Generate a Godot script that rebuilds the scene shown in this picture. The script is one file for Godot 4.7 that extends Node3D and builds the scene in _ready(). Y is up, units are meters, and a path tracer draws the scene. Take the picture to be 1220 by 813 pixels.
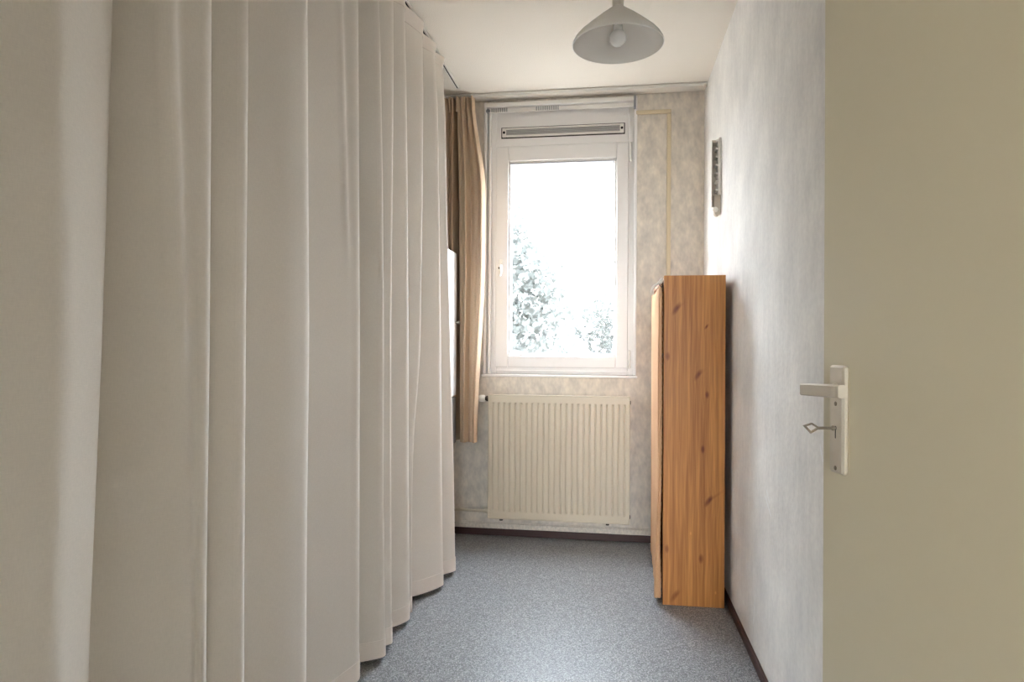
extends Node3D
# A narrow room seen from its doorway: white folding curtain on the left, window and radiator at the back,
# a pine bookcase by the right wall and the open door on the right. Units are metres, the floor is y = 0.

const RIGHT := 0.518      # inner face of the right wall
const BACK := -3.938      # inner face of the back wall
const LEFT := -1.5        # inner face of the closet's left wall
const FRONT := -0.28      # room face of the front wall
const HIGH := 2.6

var M := {}

# ---------------------------------------------------------------- mesh helpers
func mb() -> Dictionary:
	return {"v": PackedVector3Array(), "n": PackedVector3Array(), "t": PackedVector2Array()}

func flat_uv(p: Vector3, n: Vector3) -> Vector2:
	var a := n.abs()
	if a.x >= a.y and a.x >= a.z: return Vector2(p.z, -p.y)
	if a.y >= a.z: return Vector2(p.x, p.z)
	return Vector2(p.x, -p.y)

func tri(m, a: Vector3, b: Vector3, c: Vector3, na: Vector3, nb: Vector3, nc: Vector3, ua = null, ub = null, uc = null):
	if (c - a).cross(b - a).dot(na + nb + nc) < 0.0:
		var s = b; b = c; c = s
		s = nb; nb = nc; nc = s
		s = ub; ub = uc; uc = s
	if ua == null:
		ua = flat_uv(a, na); ub = flat_uv(b, na); uc = flat_uv(c, na)
	m.v.append_array([a, b, c]); m.n.append_array([na, nb, nc]); m.t.append_array([ua, ub, uc])

func quad(m, a, b, c, d, n: Vector3):
	tri(m, a, b, c, n, n, n); tri(m, a, c, d, n, n, n)

func quad_uv(m, a, b, c, d, n: Vector3, ua, ub, uc, ud):
	tri(m, a, b, c, n, n, n, ua, ub, uc); tri(m, a, c, d, n, n, n, ua, uc, ud)

# a box from corner lo to corner hi with chamfered edges
func box(m, lo: Vector3, hi: Vector3, bevel := 0.002):
	var c := (lo + hi) / 2.0
	var h := (hi - lo) / 2.0
	var b := minf(bevel, minf(h.x, minf(h.y, h.z)) * 0.6)
	for i in 3:
		var j := (i + 1) % 3
		var k := (i + 2) % 3
		for s in [-1.0, 1.0]:
			var p := []
			for q in [[-1, -1], [1, -1], [1, 1], [-1, 1]]:
				var w := Vector3.ZERO
				w[i] = s * h[i]; w[j] = q[0] * (h[j] - b); w[k] = q[1] * (h[k] - b)
				p.append(c + w)
			var n := Vector3.ZERO
			n[i] = s
			quad(m, p[0], p[1], p[2], p[3], n)
			if b <= 0.0: continue
			for r in [-1.0, 1.0]:
				var e := []
				for q in [[0, -1], [0, 1], [1, 1], [1, -1]]:
					var w := Vector3.ZERO
					w[i] = s * (h[i] - (b if q[0] else 0.0)); w[j] = r * (h[j] - (0.0 if q[0] else b)); w[k] = q[1] * (h[k] - b)
					e.append(c + w)
				var en := Vector3.ZERO
				en[i] = s; en[j] = r
				quad(m, e[0], e[1], e[2], e[3], en.normalized())
	if b > 0.0:
		for sx in [-1.0, 1.0]: for sy in [-1.0, 1.0]: for sz in [-1.0, 1.0]:
			var sg := Vector3(sx, sy, sz)
			var n := sg.normalized()
			tri(m, c + sg * Vector3(h.x, h.y - b, h.z - b), c + sg * Vector3(h.x - b, h.y, h.z - b), c + sg * Vector3(h.x - b, h.y - b, h.z), n, n, n)

# rings of points joined by a smooth skin; rings share their length
func skin(m, rings: Array, closed := true, solid_ends := true):
	var rows := rings.size()
	var cols: int = rings[0].size()
	var nm := []
	for i in rows:
		var row := PackedVector3Array()
		for j in cols:
			var du: Vector3 = rings[mini(i + 1, rows - 1)][j] - rings[maxi(i - 1, 0)][j]
			var dv: Vector3
			if closed: dv = rings[i][(j + 1) % cols] - rings[i][(j + cols - 1) % cols]
			else: dv = rings[i][mini(j + 1, cols - 1)] - rings[i][maxi(j - 1, 0)]
			var n := dv.cross(du)
			if n.length() < 1e-12: n = Vector3.UP
			row.append(n.normalized())
		nm.append(row)
	for i in rows - 1:
		for j in (cols if closed else cols - 1):
			var k := (j + 1) % cols
			tri(m, rings[i][j], rings[i][k], rings[i + 1][k], nm[i][j], nm[i][k], nm[i + 1][k])
			tri(m, rings[i][j], rings[i + 1][k], rings[i + 1][j], nm[i][j], nm[i + 1][k], nm[i + 1][j])
	if closed and solid_ends:
		for i in [0, rows - 1]:
			var mid := Vector3.ZERO
			for p in rings[i]: mid += p
			mid /= cols
			var out: Vector3 = (mid - rings[1 if i == 0 else rows - 2][0])
			var nn: Vector3 = (rings[i][1] - mid).cross(rings[i][0] - mid).normalized()
			if nn.dot(out) < 0.0: nn = -nn
			for j in cols:
				tri(m, mid, rings[i][j], rings[i][(j + 1) % cols], nn, nn, nn)

func ring(c: Vector3, axis: Vector3, r: float, n := 12, squash := 1.0) -> PackedVector3Array:
	var a := axis.normalized()
	var u := a.cross(Vector3.UP if absf(a.y) < 0.9 else Vector3.RIGHT).normalized()
	var v := u.cross(a).normalized()
	var out := PackedVector3Array()
	for i in n:
		var t := TAU * i / n
		out.append(c + (u * cos(t) + v * sin(t) * squash) * r)
	return out

func tube(m, pts: Array, r: float, n := 10):
	var rings := []
	for i in pts.size():
		var d: Vector3 = pts[mini(i + 1, pts.size() - 1)] - pts[maxi(i - 1, 0)]
		rings.append(ring(pts[i], d, r, n))
	skin(m, rings)

func lathe(m, c: Vector3, axis: Vector3, profile: Array, n := 32, ends := true):
	var rings := []
	for p in profile: rings.append(ring(c + axis * p[1], axis, maxf(p[0], 0.0002), n))
	skin(m, rings, true, ends)

# a cloth: rows of points, given a thickness
func cloth(m, rows: Array, thick := 0.0016):
	var nr := rows.size()
	var nc: int = rows[0].size()
	var back := []
	var nm := []
	for i in nr:
		var r := PackedVector3Array()
		var q := PackedVector3Array()
		for j in nc:
			var du: Vector3 = rows[mini(i + 1, nr - 1)][j] - rows[maxi(i - 1, 0)][j]
			var dv: Vector3 = rows[i][mini(j + 1, nc - 1)] - rows[i][maxi(j - 1, 0)]
			var n := dv.cross(du).normalized()
			q.append(n)
			r.append(rows[i][j] - n * thick)
		back.append(r); nm.append(q)
	for i in nr - 1:
		for j in nc - 1:
			for side in 2:
				var p = rows if side == 0 else back
				var s := 1.0 if side == 0 else -1.0
				tri(m, p[i][j], p[i][j + 1], p[i + 1][j + 1], nm[i][j] * s, nm[i][j + 1] * s, nm[i + 1][j + 1] * s)
				tri(m, p[i][j], p[i + 1][j + 1], p[i + 1][j], nm[i][j] * s, nm[i + 1][j + 1] * s, nm[i + 1][j] * s)
	for i in nr - 1:
		for j in [0, nc - 1]:
			var n: Vector3 = (rows[i][j] - rows[i][1 if j == 0 else nc - 2]).normalized()
			quad(m, rows[i][j], rows[i + 1][j], back[i + 1][j], back[i][j], n)
	for j in nc - 1:
		for i in [0, nr - 1]:
			quad(m, rows[i][j], rows[i][j + 1], back[i][j + 1], back[i][j], Vector3.UP if i == 0 else Vector3.DOWN)

# rounds the corners of a plan path; every corner gives the same number of points
func rounded(corners: Array, radii: Array, steps := 7, between := 3) -> PackedVector2Array:
	var out := PackedVector2Array()
	var n := corners.size()
	var last: Vector2 = corners[0]
	out.append(last)
	for i in range(1, n - 1):
		var p: Vector2 = corners[i]
		var la: float = p.distance_to(corners[i - 1])
		var lb: float = p.distance_to(corners[i + 1])
		var a: Vector2 = p + (corners[i - 1] - p) * minf(radii[i] / maxf(la, 1e-5), 0.48)
		var b: Vector2 = p + (corners[i + 1] - p) * minf(radii[i] / maxf(lb, 1e-5), 0.48)
		for k in range(1, between): out.append(last.lerp(a, float(k) / between))
		for k in steps:
			var t := float(k) / (steps - 1)
			out.append(a.lerp(p, t).lerp(p.lerp(b, t), t))
		last = b
	for k in range(1, between + 1): out.append(last.lerp(corners[n - 1], float(k) / between))
	return out

func level(table: Array, heights: Array, y: float) -> float:
	# heights run downwards
	for i in heights.size() - 1:
		if y >= heights[i + 1]:
			var t: float = clampf((heights[i] - y) / (heights[i] - heights[i + 1]), 0.0, 1.0)
			return lerpf(table[i], table[i + 1], t)
	return table[table.size() - 1]

# ---------------------------------------------------------------- objects
func put(called: String, m, mat: Material, parent: Node = self) -> MeshInstance3D:
	var mesh := ArrayMesh.new()
	var a := []
	a.resize(Mesh.ARRAY_MAX)
	a[Mesh.ARRAY_VERTEX] = m.v; a[Mesh.ARRAY_NORMAL] = m.n; a[Mesh.ARRAY_TEX_UV] = m.t
	mesh.add_surface_from_arrays(Mesh.PRIMITIVE_TRIANGLES, a)
	mesh.surface_set_material(0, mat)
	var o := MeshInstance3D.new()
	o.name = called
	o.mesh = mesh
	o.cast_shadow = GeometryInstance3D.SHADOW_CASTING_SETTING_ON
	parent.add_child(o, true)
	return o

func put_box(called, lo, hi, mat, parent: Node = self, bevel := 0.002) -> MeshInstance3D:
	var m = mb()
	box(m, lo, hi, bevel)
	return put(called, m, mat, parent)

func thing(called: String, label: String, category: String, at := Vector3.ZERO, turn := 0.0, group := "") -> Node3D:
	var o := Node3D.new()
	o.name = called
	add_child(o, true)
	o.position = at
	o.rotation.y = turn
	return tag(o, label, category, group)

func tag(o, label: String, category: String, group := ""):
	o.set_meta("label", label)
	o.set_meta("category", category)
	if group: o.set_meta("group", group)
	return o

func shell(o, label: String, category: String):
	o.set_meta("kind", "structure")
	return tag(o, label, category)

# ---------------------------------------------------------------- materials
func mat(color: Color, rough := 0.7, metal := 0.0) -> StandardMaterial3D:
	var m := StandardMaterial3D.new()
	m.albedo_color = color
	m.roughness = rough
	m.metallic = metal
	return m

func noise_bytes(seed_: int, freq: float, w: int, h: int, stretch_y := 1, stretch_x := 1, octaves := 4, kind := FastNoiseLite.TYPE_SIMPLEX_SMOOTH) -> PackedByteArray:
	var f := FastNoiseLite.new()
	f.seed = seed_
	f.noise_type = kind
	f.frequency = freq
	f.fractal_octaves = octaves
	if kind == FastNoiseLite.TYPE_CELLULAR:
		f.fractal_type = FastNoiseLite.FRACTAL_NONE
		f.cellular_return_type = FastNoiseLite.RETURN_CELL_VALUE
		f.cellular_jitter = 1.0
	var im := f.get_image(w / stretch_x, h / stretch_y, false, false, true)
	im.convert(Image.FORMAT_L8)
	if stretch_y > 1 or stretch_x > 1: im.resize(w, h, Image.INTERPOLATE_CUBIC)
	return im.get_data()

func texture(w: int, h: int, data: PackedByteArray) -> ImageTexture:
	var im := Image.create_from_data(w, h, false, Image.FORMAT_RGB8, data)
	im.generate_mipmaps()
	return ImageTexture.create_from_image(im)

func grey_texture(w: int, h: int, data: PackedByteArray) -> ImageTexture:
	return ImageTexture.create_from_image(Image.create_from_data(w, h, false, Image.FORMAT_L8, data))

# speckled sheet vinyl: small chips of white, mid, slate and charcoal
func vinyl_material() -> StandardMaterial3D:
	var w := 1024
	var a := noise_bytes(11, 0.42, w, w, 1, 1, 1, FastNoiseLite.TYPE_CELLULAR)
	var b := noise_bytes(12, 0.24, w, w, 1, 1, 1, FastNoiseLite.TYPE_CELLULAR)
	var d := PackedByteArray()
	d.resize(w * w * 3)
	for i in w * w:
		var v: float = 106.0 + 0.20 * a[i]
		if a[i] > 214: v = 188.0
		elif a[i] < 40: v = 92.0
		if b[i] > 236: v = lerpf(v, 190.0, 0.6)
		elif b[i] < 18: v = lerpf(v, 84.0, 0.5)
		d[i * 3] = int(v); d[i * 3 + 1] = int(v + 2.0); d[i * 3 + 2] = int(v + 5.0)
	var m := mat(Color.WHITE, 0.42)
	m.albedo_texture = texture(w, w, d)
	m.metallic_specular = 0.5
	m.uv1_triplanar = true
	m.uv1_world_triplanar = true
	m.uv1_scale = Vector3.ONE * 0.9
	return m

# sponged wallpaper: cloudy patches and upright brush strokes; scuffs are pale scratches [x, y, dx, dy] as parts of the sheet
func plaster_material(seed_: int, base: Color, cloud: float, stroke: float, scuffs := [], cloud_size := 0.008, grain := 4) -> StandardMaterial3D:
	var w := 1280
	var h := 896
	var a := noise_bytes(seed_, cloud_size, w, h, 1, 1, 5)
	var b := noise_bytes(seed_ + 1, 0.06, w, h, grain, 1, 3)
	var c := noise_bytes(seed_ + 2, 0.12, w, h, 1, 1, 2)
	var d := PackedByteArray()
	var e := PackedByteArray()
	d.resize(w * h * 3)
	e.resize(w * h)
	for i in w * h:
		var f: float = 1.0 + cloud * (a[i] / 128.0 - 1.0) + stroke * (b[i] / 128.0 - 1.0) + 0.02 * (c[i] / 128.0 - 1.0)
		d[i * 3] = int(clampf(base.r8 * f, 0, 255)); d[i * 3 + 1] = int(clampf(base.g8 * f, 0, 255)); d[i * 3 + 2] = int(clampf(base.b8 * (f * 0.94 + 0.06), 0, 255))
		e[i] = int(clampf(128 + (b[i] - 128) * 0.5 + (c[i] - 128) * 0.5, 0, 255))
	for s in scuffs:
		for k in 60:
			var t := k / 59.0
			var x := int((s[0] + s[2] * t) * w)
			var y := int((s[1] + s[3] * t) * h)
			for o in 2:
				var i: int = (clampi(y + o, 0, h - 1) * w + clampi(x, 0, w - 1)) * 3
				for q in 3: d[i + q] = mini(255, d[i + q] + 26)
	var m := mat(Color.WHITE, 0.72)
	m.albedo_texture = texture(w, h, d)
	m.heightmap_enabled = true
	m.heightmap_scale = 0.12
	m.heightmap_texture = grey_texture(w, h, e)
	return m

# knotty pine veneer; the sheet is 0.264 m wide and 1.45 m high
func pine_material() -> StandardMaterial3D:
	var w := 288
	var h := 1440
	var a := noise_bytes(31, 0.035, w, h, 36, 1, 2)
	var b := noise_bytes(32, 0.22, w, h, 48, 1, 3)
	var c := noise_bytes(33, 0.01, w, h, 4, 1, 2)
	# knots: across, up (0..1), size, darkness, tail
	var knots := [[0.20, 0.90, 0.020, 0.8, 0.05], [0.69, 0.845, 0.008, 0.9, 0.02], [0.06, 0.755, 0.014, 0.7, 0.0], [0.56, 0.70, 0.018, 0.7, 0.04], [0.71, 0.64, 0.012, 0.9, 0.0],
		[0.64, 0.475, 0.013, 0.8, 0.0], [0.74, 0.32, 0.018, 1.0, 0.10], [0.06, 0.17, 0.014, 0.7, 0.0], [0.62, 0.145, 0.015, 0.8, 0.0], [0.20, 0.03, 0.02, 0.6, 0.04], [0.45, 0.22, 0.006, -0.4, 0.0], [0.86, 0.045, 0.006, -0.5, 0.0]]
	var d := PackedByteArray()
	d.resize(w * h * 3)
	var dark := Vector3(116, 54, 16)
	var pale := Vector3(220, 153, 78)
	for y in h:
		for x in w:
			var i := y * w + x
			var px := x / float(w) * 0.264
			var py := (1.0 - y / float(h)) * 1.45
			var bend := 0.0
			var knot := 0.0
			for k in knots:
				var dx: float = px - k[0] * 0.264
				var dy: float = py - k[1] * 1.45
				if absf(dy) > 0.16 : continue
				var s: float = k[2]
				bend += s * 1.1 * signf(dx) * exp(-absf(dx) / (s * 2.2)) * exp(-dy * dy / (s * s * 9.0)) * absf(k[3])
				var sx: float = dx - dy * 0.5 if k[4] > 0.0 else dx
				var el: float = sqrt(sx * sx + dy * dy * 0.25)
				knot += k[3] * smoothstep(s * 0.9, s * 0.15, el)
				if k[4] > 0.0 and dx > 0.0: knot += 0.35 * k[3] * smoothstep(k[4], 0.0, dx) * smoothstep(0.012, 0.0, absf(dy - dx * 0.75))
			var g: float = (px - bend) * 120.0 + (a[i] - 128) * 0.003 + (c[i] - 128) * 0.007
			var line: float = 0.5 + 0.5 * sin(g * TAU * 0.55)
			var v: float = 0.72 + 0.055 * (line - 0.5) + (a[i] - 128) * 0.0016 + (b[i] - 128) * 0.0013 - 0.55 * knot
			v -= 0.09 * smoothstep(0.0016, 0.0, absf(px - 0.178)) - 0.05 * (1.0 if px > 0.178 else 0.0)
			var q := dark.lerp(pale, clampf(v, 0.0, 1.1))
			d[i * 3] = int(clampf(q.x, 0, 255)); d[i * 3 + 1] = int(clampf(q.y, 0, 255)); d[i * 3 + 2] = int(clampf(q.z, 0, 255))
	var m := mat(Color.WHITE, 0.45)
	m.albedo_texture = texture(w, h, d)
	return m

func stipple_material(color: Color, scale_ := 40.0, relief := 0.15) -> StandardMaterial3D:
	var m := mat(color, 0.85)
	m.heightmap_enabled = true
	m.heightmap_scale = relief
	m.heightmap_texture = grey_texture(256, 256, noise_bytes(51, 0.09, 256, 256, 1, 1, 3))
	m.uv1_triplanar = true
	m.uv1_world_triplanar = true
	m.uv1_scale = Vector3.ONE * scale_ / 10.0
	return m

func weave_material(color: Color, glow: Color, tone := 0.03) -> StandardMaterial3D:
	var w := 256
	var a := noise_bytes(61, 0.22, w, w, 1, 8, 2)
	var b := noise_bytes(62, 0.22, w, w, 8, 1, 2)
	var d := PackedByteArray()
	d.resize(w * w * 3)
	for i in w * w:
		var f: float = 1.0 - tone + tone * (a[i] + b[i]) / 256.0
		for q in 3: d[i * 3 + q] = int(clampf(color[q] * 255.0 * f, 0, 255))
	var m := mat(Color.WHITE, 0.92)
	m.albedo_texture = texture(w, w, d)
	m.uv1_triplanar = true
	m.uv1_world_triplanar = true
	m.uv1_scale = Vector3.ONE * 8.0
	m.metallic_specular = 0.2
	if glow.get_luminance() > 0.0:
		m.backlight_enabled = true
		m.backlight = glow
	return m

func materials():
	M.vinyl = vinyl_material()
	M.plaster_side = plaster_material(21, Color8(242, 238, 233), 0.04, 0.022, [[0.402, 0.747, 0.012, 0.012], [0.398, 0.756, 0.02, 0.018], [0.55, 0.655, 0.006, 0.014], [0.36, 0.905, -0.01, 0.05]])
	M.plaster_back = plaster_material(25, Color8(224, 214, 201), 0.075, 0.035, [], 0.034, 1)
	M.ceiling = stipple_material(Color8(232, 223, 210), 60.0, 0.10)
	M.paint = mat(Color8(226, 222, 214), 0.75)
	M.dim_paint = mat(Color8(205, 196, 184), 0.8)
	M.upvc = mat(Color8(244, 240, 237), 0.32)
	M.upvc_seal = mat(Color8(150, 150, 152), 0.6)
	M.white_plastic = mat(Color8(244, 240, 233), 0.4)
	M.cream_plastic = mat(Color8(222, 205, 172), 0.45)
	M.grey_slat = mat(Color8(186, 183, 180), 0.5)
	M.dark = mat(Color8(44, 40, 37), 0.7)
	M.slot_grey = mat(Color8(214, 203, 188), 0.7)
	M.slot = mat(Color8(62, 55, 48), 0.8)
	M.alu = mat(Color8(226, 220, 210), 0.45)
	M.door = mat(Color8(208, 198, 172), 0.3)
	M.nickel = mat(Color8(206, 198, 184), 0.33, 0.75)
	M.key_metal = mat(Color8(132, 122, 108), 0.4, 0.7)
	M.curtain = weave_material(Color8(243, 236, 227), Color(0.44, 0.43, 0.41))
	M.curtain_double = weave_material(Color8(246, 237, 228), Color(0.24, 0.23, 0.215))
	M.drape = weave_material(Color8(208, 182, 154), Color(0.30, 0.25, 0.19), 0.08)
	M.case_cloth = weave_material(Color8(212, 168, 130), Color(0.30, 0.23, 0.17), 0.05)
	M.pine = pine_material()
	M.pine_edge = mat(Color8(170, 106, 52), 0.5)
	M.radiator = mat(Color8(208, 196, 174), 0.35)
	M.skirting = mat(Color8(58, 29, 26), 0.5)
	M.shade = mat(Color8(236, 231, 224), 0.25)
	M.shade.backlight_enabled = true
	M.shade.backlight = Color(0.5, 0.49, 0.48)
	M.bulb = mat(Color8(232, 230, 226), 0.08)
	M.cord = mat(Color8(205, 198, 186), 0.5)
	M.cupboard = mat(Color8(232, 232, 234), 0.35)
	M.cupboard_low = mat(Color8(112, 108, 105), 0.4)
	M.glass = StandardMaterial3D.new()
	M.glass.transparency = BaseMaterial3D.TRANSPARENCY_ALPHA
	M.glass.albedo_color = Color(0.97, 0.98, 0.98, 0.04)
	M.glass.roughness = 0.02
	M.glass.metallic_specular = 0.12
	M.lamp_glow = mat(Color8(250, 246, 238), 0.5)
	M.lamp_glow.emission_enabled = true
	M.lamp_glow.emission = Color(1.0, 0.92, 0.82)
	M.lamp_glow.emission_energy_multiplier = 1.0
	M.leaf = mat(Color8(60, 63, 60), 0.9)
	M.leaf.metallic_specular = 0.2
	M.leaf.backlight_enabled = true
	M.leaf.backlight = Color(0.74, 0.74, 0.725)
	M.leaf_pale = mat(Color8(60, 63, 58), 0.9)
	M.leaf_pale.metallic_specular = 0.2
	M.leaf_pale.backlight_enabled = true
	M.leaf_pale.backlight = Color(0.52, 0.52, 0.51)
	M.bark = mat(Color8(74, 64, 54), 0.9)
	M.lawn = mat(Color8(132, 128, 122), 0.95)

# ---------------------------------------------------------------- camera, sky and lamps
func view_and_light():
	var cam := Camera3D.new()
	cam.name = "camera"
	cam.position = Vector3(0, 1.1486, 0)
	cam.rotation = Vector3(0.0030644, 0.1486162, 0.0053935)
	cam.fov = rad_to_deg(2.0 * atan(406.5 / 794.884))
	cam.near = 0.02
	cam.far = 200.0
	add_child(cam)
	cam.make_current()

	var env := Environment.new()
	var sky := Sky.new()
	var air := ProceduralSkyMaterial.new()
	air.sky_top_color = Color(0.90, 0.95, 1.0)
	air.sky_horizon_color = Color(0.96, 0.985, 1.0)
	air.ground_bottom_color = Color(0.45, 0.46, 0.42)
	air.ground_horizon_color = Color(0.9, 0.9, 0.9)
	air.sky_energy_multiplier = 1.0
	air.use_debanding = false
	sky.sky_material = air
	env.background_mode = Environment.BG_SKY
	env.sky = sky
	env.background_energy_multiplier = 6.0
	env.tonemap_mode = Environment.TONE_MAPPER_LINEAR
	env.tonemap_exposure = 5.5
	env.sdfgi_enabled = true
	env.ssao_enabled = true
	env.ssil_enabled = true
	var we := WorldEnvironment.new()
	we.name = "surroundings"
	we.environment = env
	add_child(we)

	# the hall's ceiling light behind the doorway
	var lamp := AreaLight3D.new()
	lamp.name = "hall_lamp_light"
	lamp.area_size = Vector2(0.5, 0.5)
	lamp.area_normalize_energy = true
	lamp.light_energy = 0.12
	lamp.light_color = Color(1.0, 0.92, 0.82)
	lamp.area_range = 12.0
	lamp.area_attenuation = 2.0
	lamp.shadow_enabled = true
	lamp.position = Vector3(0.15, 2.515, 1.0)
	lamp.rotation = Vector3(-PI / 2, 0, 0)
	add_child(lamp)

# ---------------------------------------------------------------- the room
func wall_sheet(m, a: Vector3, b: Vector3, n: Vector3, size: Vector2, from: Vector2):
	# an upright rectangle from a (low) to b (high) with texture coordinates over the whole wall
	var p := [a, Vector3(b.x, a.y, b.z), b, Vector3(a.x, b.y, a.z)]
	var u := []
	for q in p:
		var along: float = q.x if absf(n.z) > 0.5 else q.z
		u.append(Vector2((along - from.x) / size.x, 1.0 - (q.y - from.y) / size.y))
	quad_uv(m, p[0], p[1], p[2], p[3], n, u[0], u[1], u[2], u[3])

func room():
	# floor
	var m = mb()
	var lo := Vector2(LEFT, BACK)
	var size := Vector2(RIGHT - LEFT, -BACK)
	var uv := func(x, z): return Vector2((x - lo.x) / size.x, (z - lo.y) / size.y)
	quad_uv(m, Vector3(LEFT, 0, BACK), Vector3(RIGHT, 0, BACK), Vector3(RIGHT, 0, 0), Vector3(LEFT, 0, 0), Vector3.UP, uv.call(LEFT, BACK), uv.call(RIGHT, BACK), uv.call(RIGHT, 0.0), uv.call(LEFT, 0.0))
	quad(m, Vector3(LEFT, -0.1, BACK), Vector3(RIGHT, -0.1, BACK), Vector3(RIGHT, -0.1, 0), Vector3(LEFT, -0.1, 0), Vector3.DOWN)
	quad(m, Vector3(LEFT, -0.1, 0), Vector3(RIGHT, -0.1, 0), Vector3(RIGHT, 0, 0), Vector3(LEFT, 0, 0), Vector3.BACK)
	quad(m, Vector3(LEFT, -0.1, BACK), Vector3(RIGHT, -0.1, BACK), Vector3(RIGHT, 0, BACK), Vector3(LEFT, 0, BACK), Vector3.FORWARD)
	quad(m, Vector3(LEFT, -0.1, BACK), Vector3(LEFT, 0, BACK), Vector3(LEFT, 0, 0), Vector3(LEFT, -0.1, 0), Vector3.LEFT)
	quad(m, Vector3(RIGHT, -0.1, BACK), Vector3(RIGHT, 0, BACK), Vector3(RIGHT, 0, 0), Vector3(RIGHT, -0.1, 0), Vector3.RIGHT)
	shell(put("floor", m, M.vinyl), "grey speckled vinyl sheet floor of the narrow room", "floor")
	shell(put_box("ceiling", Vector3(LEFT - 0.15, HIGH, BACK - 0.2), Vector3(RIGHT + 0.15, HIGH + 0.15, FRONT + 0.1), M.ceiling, self, 0.0), "off-white finely stippled ceiling above the room", "ceiling")
	# right wall
	m = mb()
	wall_sheet(m, Vector3(RIGHT, 0, BACK), Vector3(RIGHT, HIGH, FRONT), Vector3.LEFT, Vector2(-BACK, HIGH), Vector2(BACK, 0))
	box(m, Vector3(RIGHT + 0.001, 0, BACK - 0.2), Vector3(RIGHT + 0.15, HIGH, FRONT + 0.1), 0.0)
	shell(put("wall_right", m, M.plaster_side), "pale grey sponged wallpaper on the right wall beside the bookcase", "wall")
	# back wall with the window opening
	m = mb()
	var x0 := -0.752
	var x1 := 0.130
	var y0 := 0.962
	var y1 := 2.588
	var sz := Vector2(RIGHT - LEFT, HIGH) * 1.6
	var fr := Vector2(LEFT, 0)
	for r in [[LEFT, 0.0, x0, HIGH], [x1, 0.0, RIGHT, HIGH], [x0, 0.0, x1, y0], [x0, y1, x1, HIGH]]:
		wall_sheet(m, Vector3(r[0], r[1], BACK), Vector3(r[2], r[3], BACK), Vector3.BACK, sz, fr)
		box(m, Vector3(r[0], r[1], BACK - 0.2), Vector3(r[2], r[3], BACK - 0.0005), 0.0)
	shell(put("wall_back", m, M.plaster_back), "beige mottled wallpaper on the back wall around the window", "wall")
	shell(put_box("wall_left", Vector3(LEFT - 0.15, 0, BACK - 0.2), Vector3(LEFT, HIGH, FRONT + 0.1), M.dim_paint, self, 0.0), "plain wall of the closet hidden behind the long curtain", "wall")
	# front wall with the doorway the picture is taken from
	m = mb()
	box(m, Vector3(LEFT, 0, FRONT), Vector3(-0.40, HIGH, FRONT + 0.1), 0.0)
	box(m, Vector3(-0.40, 2.12, FRONT), Vector3(RIGHT, HIGH, FRONT + 0.1), 0.0)
	shell(put("wall_front", m, M.paint), "plain front wall with the doorway of the room", "wall")
	# hall, glazed at its far end
	m = mb()
	for q in [[LEFT, 0.0, -0.9, HIGH], [1.1, 0.0, 1.4, HIGH], [-0.9, 0.0, 1.1, 0.15], [-0.9, 2.45, 1.1, HIGH]]:
		box(m, Vector3(q[0], q[1], 6.0), Vector3(q[2], q[3], 6.1), 0.0)
	box(m, Vector3(LEFT - 0.1, 0, FRONT + 0.1), Vector3(LEFT, HIGH, 6.1), 0.0)
	box(m, Vector3(1.3, 0, FRONT + 0.1), Vector3(1.4, HIGH, 6.0), 0.0)
	box(m, Vector3(RIGHT, 0, FRONT), Vector3(1.4, HIGH, FRONT + 0.1), 0.0)
	shell(put("wall_hall", m, M.paint), "plain painted walls of the hall behind the doorway", "wall")
	m = mb()
	box(m, Vector3(LEFT, -0.1, 0.0), Vector3(1.4, 0.0, 6.1), 0.0)
	box(m, Vector3(RIGHT, -0.1, FRONT), Vector3(1.4, 0.0, 0.0), 0.0)
	shell(put("floor_hall", m, M.dim_paint), "plain floor of the hall behind the doorway", "floor")
	shell(put_box("ceiling_hall", Vector3(LEFT - 0.1, HIGH, FRONT + 0.1), Vector3(1.4, HIGH + 0.15, 6.1), M.ceiling, self, 0.0), "plain ceiling of the hall behind the doorway", "ceiling")
	var hw = thing("window_2", "large plain window at the far end of the hall", "window", Vector3(0.1, 0.15, 6.05))
	hw.set_meta("kind", "structure")
	m = mb()
	box(m, Vector3(-1.0, 0, -0.03), Vector3(-0.94, 2.3, 0.03), 0.003)
	box(m, Vector3(0.94, 0, -0.03), Vector3(1.0, 2.3, 0.03), 0.003)
	box(m, Vector3(-0.94, 0, -0.03), Vector3(0.94, 0.06, 0.03), 0.003)
	box(m, Vector3(-0.94, 2.24, -0.03), Vector3(0.94, 2.3, 0.03), 0.003)
	put("frame", m, M.upvc, hw)
	put_box("pane", Vector3(-0.94, 0.06, -0.003), Vector3(0.94, 2.24, 0.003), M.glass, hw, 0.0)
	# skirtings
	shell(put_box("baseboard_back", Vector3(LEFT, 0.0, BACK), Vector3(RIGHT, 0.040, BACK + 0.014), M.skirting), "dark brown skirting board under the radiator", "skirting")
	shell(put_box("baseboard_right", Vector3(RIGHT - 0.013, 0.0, BACK + 0.014), Vector3(RIGHT, 0.034, FRONT), M.skirting), "dark brown skirting board along the right wall", "skirting")
	m = mb()
	box(m, Vector3(LEFT, 0.040, BACK), Vector3(RIGHT - 0.001, 0.071, BACK + 0.010), 0.002)
	box(m, Vector3(LEFT, 0.0725, BACK), Vector3(RIGHT - 0.001, 0.078, BACK + 0.006), 0.001)
	shell(put("trim_1", m, M.plaster_back), "pale strip running above the dark skirting under the radiator", "trim")
	# doorway casing
	m = mb()
	box(m, Vector3(-0.40, 0, FRONT - 0.01), Vector3(-0.372, 2.12, FRONT + 0.11), 0.002)
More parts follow.
